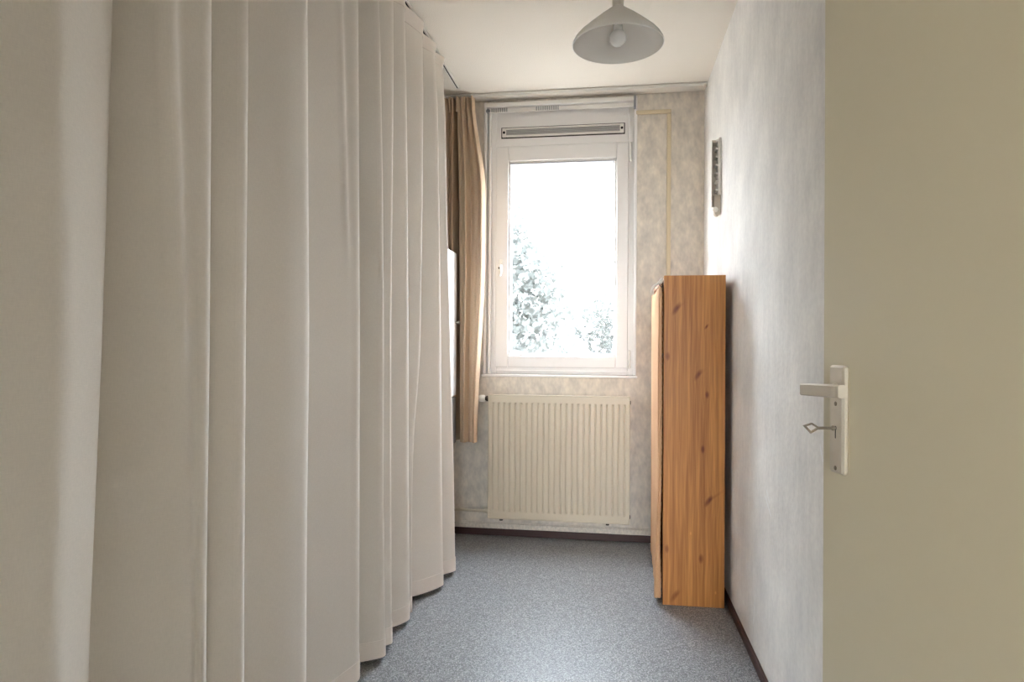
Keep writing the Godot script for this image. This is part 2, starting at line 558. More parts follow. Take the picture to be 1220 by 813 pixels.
	box(m, Vector3(-0.372, 2.092, FRONT - 0.01), Vector3(RIGHT - 0.001, 2.12, FRONT + 0.11), 0.002)
	shell(put("trim_2", m, M.door), "cream lining of the doorway", "trim")

func window():
	var w = thing("window_1", "white plastic window with one opening sash and a slotted vent above", "window")
	w.set_meta("kind", "structure")
	var X0 := -0.752
	var X1 := 0.130
	var Y0 := 0.962
	var Y1 := 2.588
	var zf := BACK - 0.02      # room face of the frame
	var zb := BACK - 0.115
	# fixed frame: side posts, sill rail, deep head panel
	var m = mb()
	box(m, Vector3(X0, Y0, zb), Vector3(-0.690, Y1, zf), 0.004)
	box(m, Vector3(0.088, Y0, zb), Vector3(X1, Y1, zf), 0.004)
	box(m, Vector3(-0.690, Y0, zb), Vector3(0.088, 1.010, zf), 0.004)
	box(m, Vector3(-0.690, 2.318, zb), Vector3(0.088, Y1, zf - 0.001), 0.002)
	box(m, Vector3(-0.690, 0.975, zf), Vector3(0.100, 0.988, zf + 0.008), 0.002)
	put("frame", m, M.upvc, w)
	# bright reveal bead round the opening
	m = mb()
	box(m, Vector3(X0 - 0.012, Y0, BACK), Vector3(X0 + 0.008, Y1, BACK + 0.020), 0.006)
	box(m, Vector3(X1 - 0.006, Y0, BACK), Vector3(X1 + 0.010, Y1, BACK + 0.012), 0.003)
	box(m, Vector3(X0 + 0.018, Y0, zf), Vector3(X0 + 0.032, Y1, BACK + 0.016), 0.007)
	put("reveal_bead", m, M.upvc, w)
	# sash
	var s := [-0.694, 0.092, 1.003, 2.328]
	var g := [-0.616, 0.022, 1.073, 2.238]
	m = mb()
	var za := zf - 0.070
	var zs := zf + 0.012
	box(m, Vector3(s[0], s[2], za), Vector3(g[0], s[3], zs), 0.004)
	box(m, Vector3(g[1], s[2], za), Vector3(s[1], s[3], zs), 0.004)
	box(m, Vector3(g[0], s[2], za), Vector3(g[1], g[2], zs), 0.004)
	box(m, Vector3(g[0], g[3], za), Vector3(g[1], s[3], zs), 0.004)
	var sash = put("sash", m, M.upvc, w)
	m = mb()
	var b := 0.012
	for q in [[g[0], g[2], g[0] + b, g[3]], [g[1] - b, g[2], g[1], g[3]], [g[0] + b, g[2], g[1] - b, g[2] + b], [g[0] + b, g[3] - b, g[1] - b, g[3]]]:
		box(m, Vector3(q[0], q[1], za), Vector3(q[2], q[3], zs - 0.010), 0.003)
	put("glazing_bead", m, M.upvc, sash)
	m = mb()
	box(m, Vector3(g[0] + 0.002, g[3] - 0.016, za), Vector3(g[1] - 0.002, g[3] - 0.011, zs - 0.008), 0.0005)
	put("gasket", m, M.upvc_seal, sash)
	put_box("pane", Vector3(g[0] + 0.004, g[2] + 0.004, zf - 0.056), Vector3(g[1] - 0.004, g[3] - 0.004, zf - 0.052), M.glass, w, 0.0)
	# handle on the left stile
	m = mb()
	box(m, Vector3(-0.674, 1.575, zs), Vector3(-0.648, 1.650, zs + 0.008), 0.003)
	var hd = put("handle", m, M.white_plastic, w)
	m = mb()
	var hr := []
	for k in 9:
		var t := k / 8.0
		hr.append(ring(Vector3(-0.661 + 0.004 * sin(t * PI), 1.610 - 0.062 * t, zs + 0.030 - 0.004 * t * t), Vector3.DOWN, lerpf(0.0085, 0.013, smoothstep(0.3, 0.9, t)) * (0.55 if k == 8 else 1.0), 12, 0.6))
	skin(m, hr)
	put("lever", m, M.white_plastic, hd)
	m = mb()
	lathe(m, Vector3(-0.661, 1.61, zs + 0.008), Vector3.BACK, [[0.009, 0.0], [0.009, 0.022], [0.006, 0.025]], 14)
	put("neck", m, M.white_plastic, hd)
	m = mb()
	lathe(m, Vector3(-0.669, 1.598, zs + 0.008), Vector3.BACK, [[0.006, 0.0], [0.006, 0.003], [0.004, 0.004]], 12)
	put("lock_cylinder", m, M.slot, hd)
	# hinges on the right
	for hy in [[2.215, 2.325], [1.005, 1.110]]:
		m = mb()
		box(m, Vector3(0.094, hy[0], zf), Vector3(0.108, hy[1], zf + 0.022), 0.004)
		box(m, Vector3(0.093, hy[0] - 0.003, zf), Vector3(0.110, hy[0] + 0.018, zf + 0.020), 0.003)
		put("hinge", m, M.white_plastic, w)
	# slotted vent in the head panel
	var v := [-0.664, 0.070, 2.378, 2.444]
	m = mb()
	box(m, Vector3(v[0], v[2], zf - 0.004), Vector3(v[1], v[3], zf + 0.002), 0.001)
	var vent = put("vent", m, M.slot, w)
	m = mb()
	var zo := zf + 0.012
	box(m, Vector3(v[0] + 0.006, v[2] + 0.006, zf), Vector3(v[0] + 0.030, v[3] - 0.006, zo), 0.002)
	box(m, Vector3(v[1] - 0.030, v[2] + 0.006, zf), Vector3(v[1] - 0.006, v[3] - 0.006, zo), 0.002)
	box(m, Vector3(v[0] + 0.030, v[2] + 0.006, zf), Vector3(v[1] - 0.030, v[2] + 0.017, zo), 0.002)
	box(m, Vector3(v[0] + 0.030, v[3] - 0.015, zf), Vector3(v[1] - 0.030, v[3] - 0.006, zo), 0.002)
	put("vent_frame", m, M.white_plastic, vent)
	for k in 4:
		var yy: float = v[2] + 0.0195 + k * 0.0078
		put_box("vent_slat", Vector3(v[0] + 0.030, yy, zf), Vector3(v[1] - 0.030, yy + 0.0055, zf + 0.007), M.grey_slat, vent, 0.001)
	for xx in [v[0] + 0.018, v[1] - 0.018]:
		m = mb()
		lathe(m, Vector3(xx, (v[2] + v[3]) / 2, zo), Vector3.BACK, [[0.0075, 0.0], [0.0075, 0.003], [0.004, 0.004]], 12)
		put("screw", m, M.dark, vent)
	# sill board
	var sl = put_box("sill", Vector3(-0.772, 0.948, BACK - 0.02), Vector3(0.146, 0.962, BACK + 0.022), M.upvc, w, 0.004)
	sl.set_meta("label", "thin white sill under the window")

	# blind rail under the head of the window
	var r = thing("blind_rail", "white vertical-blind headrail with small runners above the window", "blind rail", Vector3(-0.31, 2.53, BACK))
	put_box("rail", Vector3(-0.437, 0.022, 0.004), Vector3(0.436, 0.046, 0.040), M.white_plastic, r, 0.002)
	put_box("rail_lip", Vector3(-0.437, -0.006, 0.010), Vector3(0.430, 0.016, 0.018), M.white_plastic, r, 0.001)
	put_box("end_cap", Vector3(0.428, -0.020, 0.004), Vector3(0.441, 0.050, 0.043), M.upvc_seal, r, 0.002)
	m = mb()
	lathe(m, Vector3(-0.428, 0.004, 0.018), Vector3.BACK, [[0.011, 0.0], [0.013, 0.004], [0.011, 0.012]], 16)
	lathe(m, Vector3(-0.428, 0.004, 0.030), Vector3.BACK, [[0.005, 0.0], [0.004, 0.004]], 10)
	put("chain_wheel", m, M.upvc_seal, r)
	for k in 19:
		var xx: float = -0.408 + k * 0.0128 if k < 8 else -0.140 + (k - 8) * 0.0128
		put_box("runner", Vector3(xx, -0.004, 0.018), Vector3(xx + 0.006, 0.018, 0.026), M.grey_slat, r, 0.001)

# the ribbed panel of the radiator: raised field with 24 pressed channels
func radiator():
	var zf := -3.838
	var o = thing("radiator", "cream ribbed panel radiator on the back wall under the window", "radiator", Vector3(-0.305, 0.125, zf))
	var W := 0.812
	var H := 0.720
	var m = mb()
	var x0 := -W / 2
	var n := 24
	var edge := 0.011
	var pitch := (W - 2 * edge) / n
	var yb := 0.040
	var yt := H - 0.042
	var dp := 0.007
	var F := Vector3.BACK
	quad(m, Vector3(x0, 0, 0), Vector3(x0 + edge, 0, 0), Vector3(x0 + edge, H, 0), Vector3(x0, H, 0), F)
	quad(m, Vector3(-x0 - edge, 0, 0), Vector3(-x0, 0, 0), Vector3(-x0, H, 0), Vector3(-x0 - edge, H, 0), F)
	for i in n:
		var a := x0 + edge + i * pitch
		var e := a + pitch
		var c0 := a + pitch * 0.29
		var c1 := a + pitch * 0.71
		var s := pitch * 0.13
		quad(m, Vector3(a, 0, 0), Vector3(c0, 0, 0), Vector3(c0, H, 0), Vector3(a, H, 0), F)
		quad(m, Vector3(c1, 0, 0), Vector3(e, 0, 0), Vector3(e, H, 0), Vector3(c1, H, 0), F)
		quad(m, Vector3(c0, 0, 0), Vector3(c1, 0, 0), Vector3(c1, yb, 0), Vector3(c0, yb, 0), F)
		quad(m, Vector3(c0, yt, 0), Vector3(c1, yt, 0), Vector3(c1, H, 0), Vector3(c0, H, 0), F)
		var p := [Vector3(c0, yb, 0), Vector3(c1, yb, 0), Vector3(c1, yt, 0), Vector3(c0, yt, 0)]
		var q := [Vector3(c0 + s, yb + 0.012, -dp), Vector3(c1 - s, yb + 0.012, -dp), Vector3(c1 - s, yt - 0.012, -dp), Vector3(c0 + s, yt - 0.012, -dp)]
		quad(m, q[0], q[1], q[2], q[3], F)
		for k in 4:
			var kk := (k + 1) % 4
			var nn: Vector3 = (p[kk] - p[k]).cross(q[k] - p[k]).normalized()
			if nn.z < 0.0: nn = -nn
			quad(m, p[k], p[kk], q[kk], q[k], nn)
	# rolled rim and the hidden back of the panel
	box(m, Vector3(x0 - 0.003, -0.003, -0.014), Vector3(x0 + 0.004, H + 0.003, 0.003), 0.002)
	box(m, Vector3(-x0 - 0.004, -0.003, -0.014), Vector3(-x0 + 0.003, H + 0.003, 0.003), 0.002)
	box(m, Vector3(x0, -0.003, -0.014), Vector3(-x0, 0.004, 0.003), 0.002)
	box(m, Vector3(x0, H - 0.004, -0.014), Vector3(-x0, H + 0.003, 0.003), 0.002)
	box(m, Vector3(x0, 0, -0.030), Vector3(-x0, H, -0.012), 0.001)
	put("ribbed_panel", m, M.radiator, o)
	for sx in [x0, -x0 - 0.004]:
		put_box("side_cover", Vector3(sx, 0.02, -0.072), Vector3(sx + 0.004, H - 0.012, -0.012), M.radiator, o, 0.001)
	m = mb()
	box(m, Vector3(x0 + 0.004, H - 0.016, -0.072), Vector3(-x0 - 0.004, H - 0.012, -0.014), 0.001)
	for k in 26:
		var xx := x0 + 0.02 + k * (W - 0.04) / 25.0
		box(m, Vector3(xx - 0.003, H - 0.012, -0.068), Vector3(xx + 0.003, H - 0.008, -0.018), 0.0005)
	put("top_grille", m, M.radiator, o)
	for xx in [-0.335, 0.285]:
		m = mb()
		box(m, Vector3(xx - 0.010, -0.022, -0.098), Vector3(xx + 0.010, 0.03, -0.034), 0.003)
		put("bracket", m, M.slot, o)
	for yy in [0.030, 0.685]:
		m = mb()
		lathe(m, Vector3(-x0, yy, -0.045), Vector3.RIGHT, [[0.012, 0.0], [0.012, 0.006], [0.008, 0.008]], 8)
		put("end_plug", m, M.slot, o)
	# thermostat valve, upper left
	m = mb()
	lathe(m, Vector3(x0, 0.695, -0.045), Vector3.LEFT, [[0.010, -0.004], [0.010, 0.004], [0.017, 0.006], [0.017, 0.020], [0.012, 0.024], [0.012, 0.030]], 16)
	var vb = put("valve_collar", m, M.slot, o)
	vb.set_meta("label", "dark valve collar")
	m = mb()
	lathe(m, Vector3(x0 - 0.028, 0.695, -0.045), Vector3.LEFT, [[0.013, 0.0], [0.020, 0.004], [0.021, 0.022], [0.019, 0.036], [0.013, 0.042], [0.004, 0.043]], 20)
	put("valve_knob", m, M.white_plastic, o)
	# return pipe, lower left
	m = mb()
	lathe(m, Vector3(x0 + 0.002, 0.030, -0.045), Vector3.LEFT, [[0.009, -0.004], [0.009, 0.006], [0.013, 0.008], [0.013, 0.022], [0.010, 0.026], [0.010, 0.032]], 14)
	put("pipe_fitting", m, M.radiator, o)
	m = mb()
	tube(m, [Vector3(x0 - 0.028, 0.030, -0.045), Vector3(x0 - 0.3, 0.031, -0.045), Vector3(x0 - 0.66, 0.032, -0.045), Vector3(x0 - 0.68, 0.028, -0.05), Vector3(x0 - 0.69, 0.0, -0.06), Vector3(x0 - 0.69, -0.123, -0.06)], 0.0085, 12)
	put("pipe", m, M.radiator, o)

func wall_fittings():
	# cream cable trunking: across from the window, then down behind the bookcase
	var o = thing("cable_trunking", "cream plastic cable trunking bent from the window down behind the bookcase", "trunking", Vector3(0.32, 0.08, BACK))
	var m = mb()
	box(m, Vector3(-0.188, 2.398, 0), Vector3(0.011, 2.421, 0.014), 0.003)
	put("crosswise_run", m, M.cream_plastic, o)
	m = mb()
	box(m, Vector3(-0.012, 0.0, 0), Vector3(0.011, 2.397, 0.014), 0.003)
	put("upright_run", m, M.cream_plastic, o)
	# slim white rack on the right wall: an upright channel, open towards the door, with seven rungs across it
	o = thing("wall_rack", "slim white slotted rack fixed high on the right wall past the bookcase", "rack", Vector3(RIGHT, 1.76, -3.33))
	put_box("backing", Vector3(-0.043, 0.062, -0.060), Vector3(-0.0005, 0.372, -0.056), M.slot_grey, o, 0.001)
	put_box("edge_strip", Vector3(-0.0455, 0.050, -0.060), Vector3(-0.0425, 0.376, 0.0), M.white_plastic, o, 0.001)
	put_box("edge_strip", Vector3(-0.0145, 0.112, -0.060), Vector3(-0.0005, 0.388, 0.002), M.white_plastic, o, 0.003)
	put_box("cap", Vector3(-0.0425, 0.366, -0.060), Vector3(-0.0145, 0.376, -0.004), M.slot_grey, o, 0.001)
	for k in 7:
		var yy := 0.130 + k * 0.0400
		put_box("rung", Vector3(-0.026, yy, -0.056), Vector3(-0.0135, yy + 0.0105, 0.0), M.white_plastic, o, 0.002)
	m = mb()
	var tabp := []
	for zz in [-0.050, -0.012]:
		var pr := PackedVector3Array()
		pr.append(Vector3(-0.030, 0.112, zz)); pr.append(Vector3(-0.001, 0.112, zz))
		for k in 9:
			var a := PI * k / 8.0
			pr.append(Vector3(-0.0155 + cos(a) * 0.0145, 0.030 - sin(a) * 0.018, zz))
		tabp.append(pr)
	skin(m, tabp)
	put("tab", m, M.slot_grey, o)
	m = mb()
	lathe(m, Vector3(-0.026, 0.040, -0.012), Vector3.BACK, [[0.013, 0.0], [0.014, 0.004], [0.012, 0.010], [0.006, 0.012]], 16)
	put("button", m, M.white_plastic, o)

	# curtain rail on the ceiling in front of the back wall
	o = thing("curtain_rail", "white aluminium curtain rail along the ceiling over the window", "curtain rail", Vector3(-0.49, HIGH, -3.81))
	rail(o, Vector3.RIGHT, -0.97, 1.005)
	put_box("end_stop", Vector3(0.990, -0.026, -0.010), Vector3(1.004, -0.012, 0.010), M.slot_grey, o, 0.002)
	# curtain rail for the long white curtain
	o = thing("curtain_rail", "ceiling rail with a dark slot carrying the long white curtain", "curtain rail", Vector3(-0.872, HIGH, -2.0))
	rail(o, Vector3.BACK, -1.69, 1.66)
	for k in 22:
		var g = mb()
		var zz := -1.2 + k * 0.125
		box(g, Vector3(-0.004, -0.021, zz - 0.005), Vector3(0.004, -0.008, zz + 0.005), 0.001)
		put("glider", g, M.white_plastic, o)

func rail(o: Node3D, along: Vector3, a: float, b: float):
	# a flat channel with a dark slot between two lips, held just under the ceiling
	var side := Vector3(absf(along.z), 0, absf(along.x))
	var m = mb()
	for s in [-1.0, 1.0]:
		var p: Vector3 = along.abs() * a + side * (0.0045 * s) + Vector3.DOWN * 0.013
		var q: Vector3 = along.abs() * b + side * (0.013 * s) + Vector3.DOWN * 0.003
		box(m, Vector3(minf(p.x, q.x), p.y, minf(p.z, q.z)), Vector3(maxf(p.x, q.x), q.y, maxf(p.z, q.z)), 0.0015)
	put("rail", m, M.alu, o)
	m = mb()
	var u: Vector3 = along.abs() * a - side * 0.0045 + Vector3.DOWN * 0.008
	var v: Vector3 = along.abs() * b + side * 0.0045
	box(m, u, v, 0.0)
	put("slot", m, M.dark, o)

# ---------------------------------------------------------------- curtains
const LEVELS := [2.57, 2.3, 1.75, 1.16, 0.6, 0.025]

# every fold of the long curtain: how far it stands into the room, where its crest lies at six heights, and its roundness
func folds() -> Array:
	return [
		[-0.84, [0.44, 0.45, 0.46, 0.46, 0.47, 0.47], 0.04],
		[-0.82, [0.66, 0.665, 0.67, 0.68, 0.68, 0.69], 0.04],
		[-0.85, [0.911, 0.903, 0.908, 0.92, 0.903, 0.908], -0.02],
		[-0.865, [1.055, 1.038, 1.044, 1.025, 0.999, 1.004], 0.022],
		[-0.83, [1.167, 1.156, 1.162, 1.205, 1.225, 1.232], -0.012],
		[-0.82, [1.281, 1.261, 1.267, 1.268, 1.262, 1.267], 0.022],
		[-0.82, [1.427, 1.404, 1.409, 1.407, 1.407, 1.412], 0.028],
		[-0.83, [1.74, 1.723, 1.736, 1.752, 1.745, 1.747], 0.030],
		[-0.846, [2.008, 1.988, 2.037, 2.062, 2.062, 2.062], -0.012],
		[-0.83, [2.119, 2.098, 2.114, 2.131, 2.137, 2.143], 0.030],
		[-0.80, [2.313, 2.22, 2.26, 2.283, 2.289, 2.317], 0.028],
		[-0.81, [2.474, 2.402, 2.398, 2.391, 2.401, 2.421], 0.028],
		[-0.81, [2.617, 2.55, 2.584, 2.607, 2.62, 2.641], 0.028],
		[-0.80, [2.881, 2.763, 2.761, 2.742, 2.725, 2.72], 0.026],
		[-0.77, [3.109, 2.883, 2.933, 2.975, 2.999, 3.038], 0.032],
		[-0.76, [3.262, 2.979, 3.029, 3.106, 3.183, 3.238], 0.026],
	]

func curtain_row(y: float, out := 0.0) -> PackedVector3Array:
	var F := folds()
	var corners := [Vector2(-0.93, -0.36)]
	var radii := [0.0]
	var top := smoothstep(2.25, 2.57, y)
	for i in F.size():
		var f = F[i]
		var z: float = level(f[1], LEVELS, y)
		var x: float = lerpf(f[0], minf(f[0] - 0.012, -0.836), top)
		if i == 13: x -= 0.05 * smoothstep(1.2, 0.3, y)      # this fold tucks in behind its neighbour lower down
		var p := Vector2(x, -z)
		var w: float = absf(f[2])
		if f[2] < 0.0:                                        # a soft crease on a panel, without a trough behind it
			var show := smoothstep(1.35, 1.75, y) if i == 8 else (0.35 if i == 2 else 1.0)   # one crease runs out half way down, one is faint
			corners.append_array([p + Vector2(-0.006, 0.024).lerp(Vector2(-0.012, 0.022), show), p, p + Vector2(0.005, -0.021).lerp(Vector2(-0.009, -0.024), show)])
			radii.append_array([0.012, w, 0.014])
			continue
		corners.append_array([p + Vector2(0.0, w * 0.5), p + Vector2(-w * 0.4, -w * 0.6)])
		radii.append_array([w * 0.8, w * 0.8])
		var lean := Vector2(-0.82, -z).normalized()
		var gap := 0.12
		if i + 1 < F.size(): gap = level(F[i + 1][1], LEVELS, y) - z
		var deep := minf(0.12, 0.62 * gap) * lerpf(1.0, 0.75, top)
		corners.append(Vector2(x, -z) + lean * deep + Vector2(-1, 0) * 0.014)
		radii.append(0.012)
		if i + 1 < F.size() and F[i + 1][2] > 0.0:            # the panel up to the next crest bellies out a little
			var a: Vector2 = corners[corners.size() - 1]
			var b := Vector2(lerpf(F[i + 1][0], minf(F[i + 1][0] - 0.012, -0.836), top), -level(F[i + 1][1], LEVELS, y))
			var d := b - a
			corners.append(a + d * 0.5 + Vector2(-d.y, d.x) * 0.08 * (1.0 - 0.85 * top))
			radii.append(d.length() * 0.4)
	corners.append(corners[corners.size() - 1] + Vector2(-0.06, -0.05))
	radii.append(0.0)
	var line := rounded(corners, radii)
	var r := PackedVector3Array()
	for i in line.size():
		var p := line[i]
		if out != 0.0:
			var d := (line[mini(i + 1, line.size() - 1)] - line[maxi(i - 1, 0)]).normalized()
			p += Vector2(-d.y, d.x) * out
		r.append(Vector3(p.x, y, p.y))
	return r

func white_curtain():
	var o = thing("long_curtain", "long off-white pleated curtain hanging from ceiling to floor along the left", "curtain")
	var rows := []
	for i in 29:
		rows.append(curtain_row(lerpf(2.574, 0.024, i / 28.0)))
	var m = mb()
	cloth(m, rows)
	put("fabric", m, M.curtain, o)
	rows = []
	for i in 3: rows.append(curtain_row(lerpf(0.086, 0.022, i / 2.0), 0.0022))
	m = mb()
	cloth(m, rows, 0.0018)
	put("hem", m, M.curtain_double, o)
	rows = []
	for i in 3: rows.append(curtain_row(lerpf(2.575, 2.50, i / 2.0), 0.0022))
	m = mb()
	cloth(m, rows, 0.0018)
	put("heading_band", m, M.curtain_double, o)

func tan_curtain():
	var o = thing("short_curtain", "tan curtain with gathered pleats drawn aside left of the window", "curtain")
	var rows := []
	for i in 25:
		var t := i / 24.0
		var y := lerpf(2.574, 0.575, t)
		# two bundles of folds, left and right of a deep gap
		var bulge := smoothstep(0.0, 0.3, t)
		var low := smoothstep(0.45, 1.0, t)
		var xr := lerpf(-0.797, -0.728, smoothstep(0.0, 0.28, t)) - 0.042 * low
		var xl := lerpf(-0.900, -0.872, t)
		var w := xr - xl
		var c := [Vector2(-1.30, -3.83), Vector2(-1.22, -3.79), Vector2(-1.16, -3.85), Vector2(-1.10, -3.79), Vector2(-1.06, -3.84), Vector2(-1.02, -3.78), Vector2(-0.995, -3.83), Vector2(-0.968, -3.772), Vector2(-0.947, -3.825), Vector2(-0.922, -3.770)]
		var few := 1.0 - 0.75 * bulge
		c.append(Vector2(xl - 0.010, -3.905))
		c.append(Vector2(xl + w * 0.07, -3.775))
		c.append(Vector2(xl + w * 0.19, -3.775 - 0.030 * few))
		c.append(Vector2(xl + w * 0.33, -3.770 + 0.026 * bulge))
		c.append(Vector2(xl + w * 0.47, -3.780 - 0.034 * (1.0 - 0.2 * bulge)))
		c.append(Vector2(xl + w * 0.63, -3.770 - 0.012 * low))
		c.append(Vector2(xl + w * 0.76, -3.782 - 0.026 * few))
		c.append(Vector2(xl + w * 0.89, -3.770 + 0.026 * bulge))
		c.append(Vector2(xr, -3.81))
		c.append(Vector2(xr - 0.03, -3.865))
		var rad := []
		for k in c.size(): rad.append(lerpf(0.012, 0.020, bulge))
		var line := rounded(c, rad, 6, 3)
		var r := PackedVector3Array()
		for p in line: r.append(Vector3(p.x, y, p.y))
		rows.append(r)
	var m = mb()
	cloth(m, rows)
	put("fabric", m, M.drape, o)
	# heading: pinched pleats and the hooks to the rail
	for k in 5:
		m = mb()
		var x := -0.985 + k * 0.044
		var z := -3.781 if k % 2 == 0 else -3.786
		var rings := []
		for j in 6:
			var t := j / 5.0
			rings.append(ring(Vector3(x, 2.578 - t * 0.085, z), Vector3.DOWN, 0.009 * (1.0 - 0.35 * sin(t * PI)), 10, 0.8))
		skin(m, rings)
		put("pleat", m, M.drape, o)
	m = mb()
	for i in 2:
		pass
	var hem_rows := []
	for i in 2:
		var r := PackedVector3Array()
		for p in rows[24 - (1 - i)]: r.append(Vector3(p.x, lerpf(0.63, 0.574, i), p.z + 0.002))
		hem_rows.append(r)
	cloth(m, hem_rows, 0.0018)
	put("hem", m, M.drape, o)

func bookcase():
	var X0 := 0.226
	var X1 := 0.489
	var Z0 := -3.70
	var Z1 := -3.006
	var o = thing("bookcase", "pine bookcase standing against the right wall, its knotty side facing us", "bookcase", Vector3(0, 0, 0))
	var m = mb()
	box(m, Vector3(X0, 0.0, Z1 - 0.0175), Vector3(X1, 1.45, Z1 - 0.0004), 0.0015)
	# the veneered face
	quad_uv(m, Vector3(X0 + 0.0015, 0.0015, Z1), Vector3(X1 - 0.0015, 0.0015, Z1), Vector3(X1 - 0.0015, 1.4485, Z1), Vector3(X0 + 0.0015, 1.4485, Z1), Vector3.BACK, Vector2(0, 1), Vector2(1, 1), Vector2(1, 0), Vector2(0, 0))
	for i in range(0, m.t.size() - 6): m.t[i] = Vector2(m.t[i].x * 0.5 + 0.4, m.t[i].y / 1.45)
	put("side_panel", m, M.pine, o)
	put_box("side_panel", Vector3(X0, 0.0, Z0), Vector3(X1, 1.45, Z0 + 0.018), M.pine_edge, o)
	put_box("top_panel", Vector3(X0, 1.430, Z0 + 0.018), Vector3(X1, 1.448, Z1 - 0.018), M.pine_edge, o)
	put_box("base_panel", Vector3(X0, 0.050, Z0 + 0.018), Vector3(X1, 0.068, Z1 - 0.018), M.pine_edge, o)
	put_box("plinth", Vector3(X0 + 0.012, 0.0, Z0 + 0.018), Vector3(X0 + 0.028, 0.050, Z1 - 0.018), M.pine_edge, o)
	put_box("back_panel", Vector3(X1 - 0.006, 0.0, Z0 + 0.018), Vector3(X1 - 0.001, 1.43, Z1 - 0.018), M.pine_edge, o)
	for yy in [0.40, 0.74, 1.08]:
		put_box("shelf", Vector3(X0 + 0.004, yy, Z0 + 0.018), Vector3(X1 - 0.006, yy + 0.018, Z1 - 0.018), M.pine_edge, o)

	# cloth hung over the open front
	var c = thing("cloth_cover", "cream and tan cloth hung over the bookcase's open front", "cloth", Vector3(0, 0, 0))
	var rows := []
	var hs := [1.405, 1.36, 1.11, 0.81, 0.59, 0.29, 0.028]
	var outer := [0.209, 0.206, 0.2035, 0.2035, 0.204, 0.194, 0.190]
	var belly := [0.213, 0.203, 0.1955, 0.1965, 0.203, 0.199, 0.203]
	var inner := [0.216, 0.2175, 0.218, 0.2185, 0.218, 0.213, 0.2185]
	for i in 27:
		var y := lerpf(1.412, 0.026, i / 26.0)
		var a := level(outer, hs, y)
		var e := level(belly, hs, y)
		var b := level(inner, hs, y)
		var dr := smoothstep(0.9, 0.3, y)
		var k := lerpf(b, a, lerpf(0.5, 0.85, dr))
		var pts := [Vector2(b + 0.001, -3.060), Vector2(b, -3.012), Vector2(lerpf(b, k, 0.6), -3.016), Vector2(k, -3.010), Vector2(k - 0.001, lerpf(-3.045, -3.018, dr)),
			Vector2(a, lerpf(-3.035, -3.022, dr)), Vector2(lerpf(a, e, 0.4), -3.11), Vector2(e + 0.005, -3.20), Vector2(e, -3.30), Vector2(e + 0.007, -3.40), Vector2(e + 0.006, -3.50), Vector2(e + 0.012, -3.60), Vector2(0.2135, -3.70)]
		var rad := []
		for q in pts.size(): rad.append(0.007 if q < 5 else 0.04)
		var line := rounded(pts, rad, 6, 3)
		var r := PackedVector3Array()
		for p in line: r.append(Vector3(p.x, y, p.y))
		rows.append(r)
	m = mb()
	cloth(m, rows, 0.0015)
	put("fabric", m, M.case_cloth, c)
	# twisted selvedge down the near edge
	m = mb()
	for s in 2:
		var pts := []
		for i in 140:
			var y := lerpf(1.395, 0.032, i / 139.0)
			var b := level(inner, hs, y)
			pts.append(Vector3(b - 0.0015 + 0.0022 * cos(i * 1.1 + s * PI), y, -3.0095 + 0.0022 * sin(i * 1.1 + s * PI)))
		tube(m, pts, 0.0022, 5)
	put("corded_edge", m, M.case_cloth, c)
	# the tied corner at the top with its loose tail
	m = mb()
	var tail := []
	for i in 9:
		var t := i / 8.0
		tail.append(ring(Vector3(lerpf(0.217, 0.168, t) - 0.006 * sin(t * PI), lerpf(1.438, 1.374, t) - 0.006 * sin(t * TAU), -3.000 - 0.004 * t), Vector3(-0.6, -0.8, 0), lerpf(0.005, 0.011, sin(minf(t * 1.1, 1.0) * PI)), 10, 0.55))
	skin(m, tail)
	put("tie_tail", m, M.curtain, c)
	m = mb()
	lathe(m, Vector3(0.2135, 1.428, -3.008), Vector3(0.4, 0.9, 0).normalized(), [[0.003, -0.018], [0.008, -0.010], [0.0085, 0.0], [0.006, 0.010], [0.003, 0.014]], 12)
	put("knot", m, M.curtain, c)
	m = mb()
	tube(m, [Vector3(0.201, 1.418, -3.006), Vector3(0.208, 1.405, -2.999), Vector3(0.216, 1.398, -3.0), Vector3(0.2215, 1.405, -3.006)], 0.0018, 6)
	put("string", m, M.slot, c)

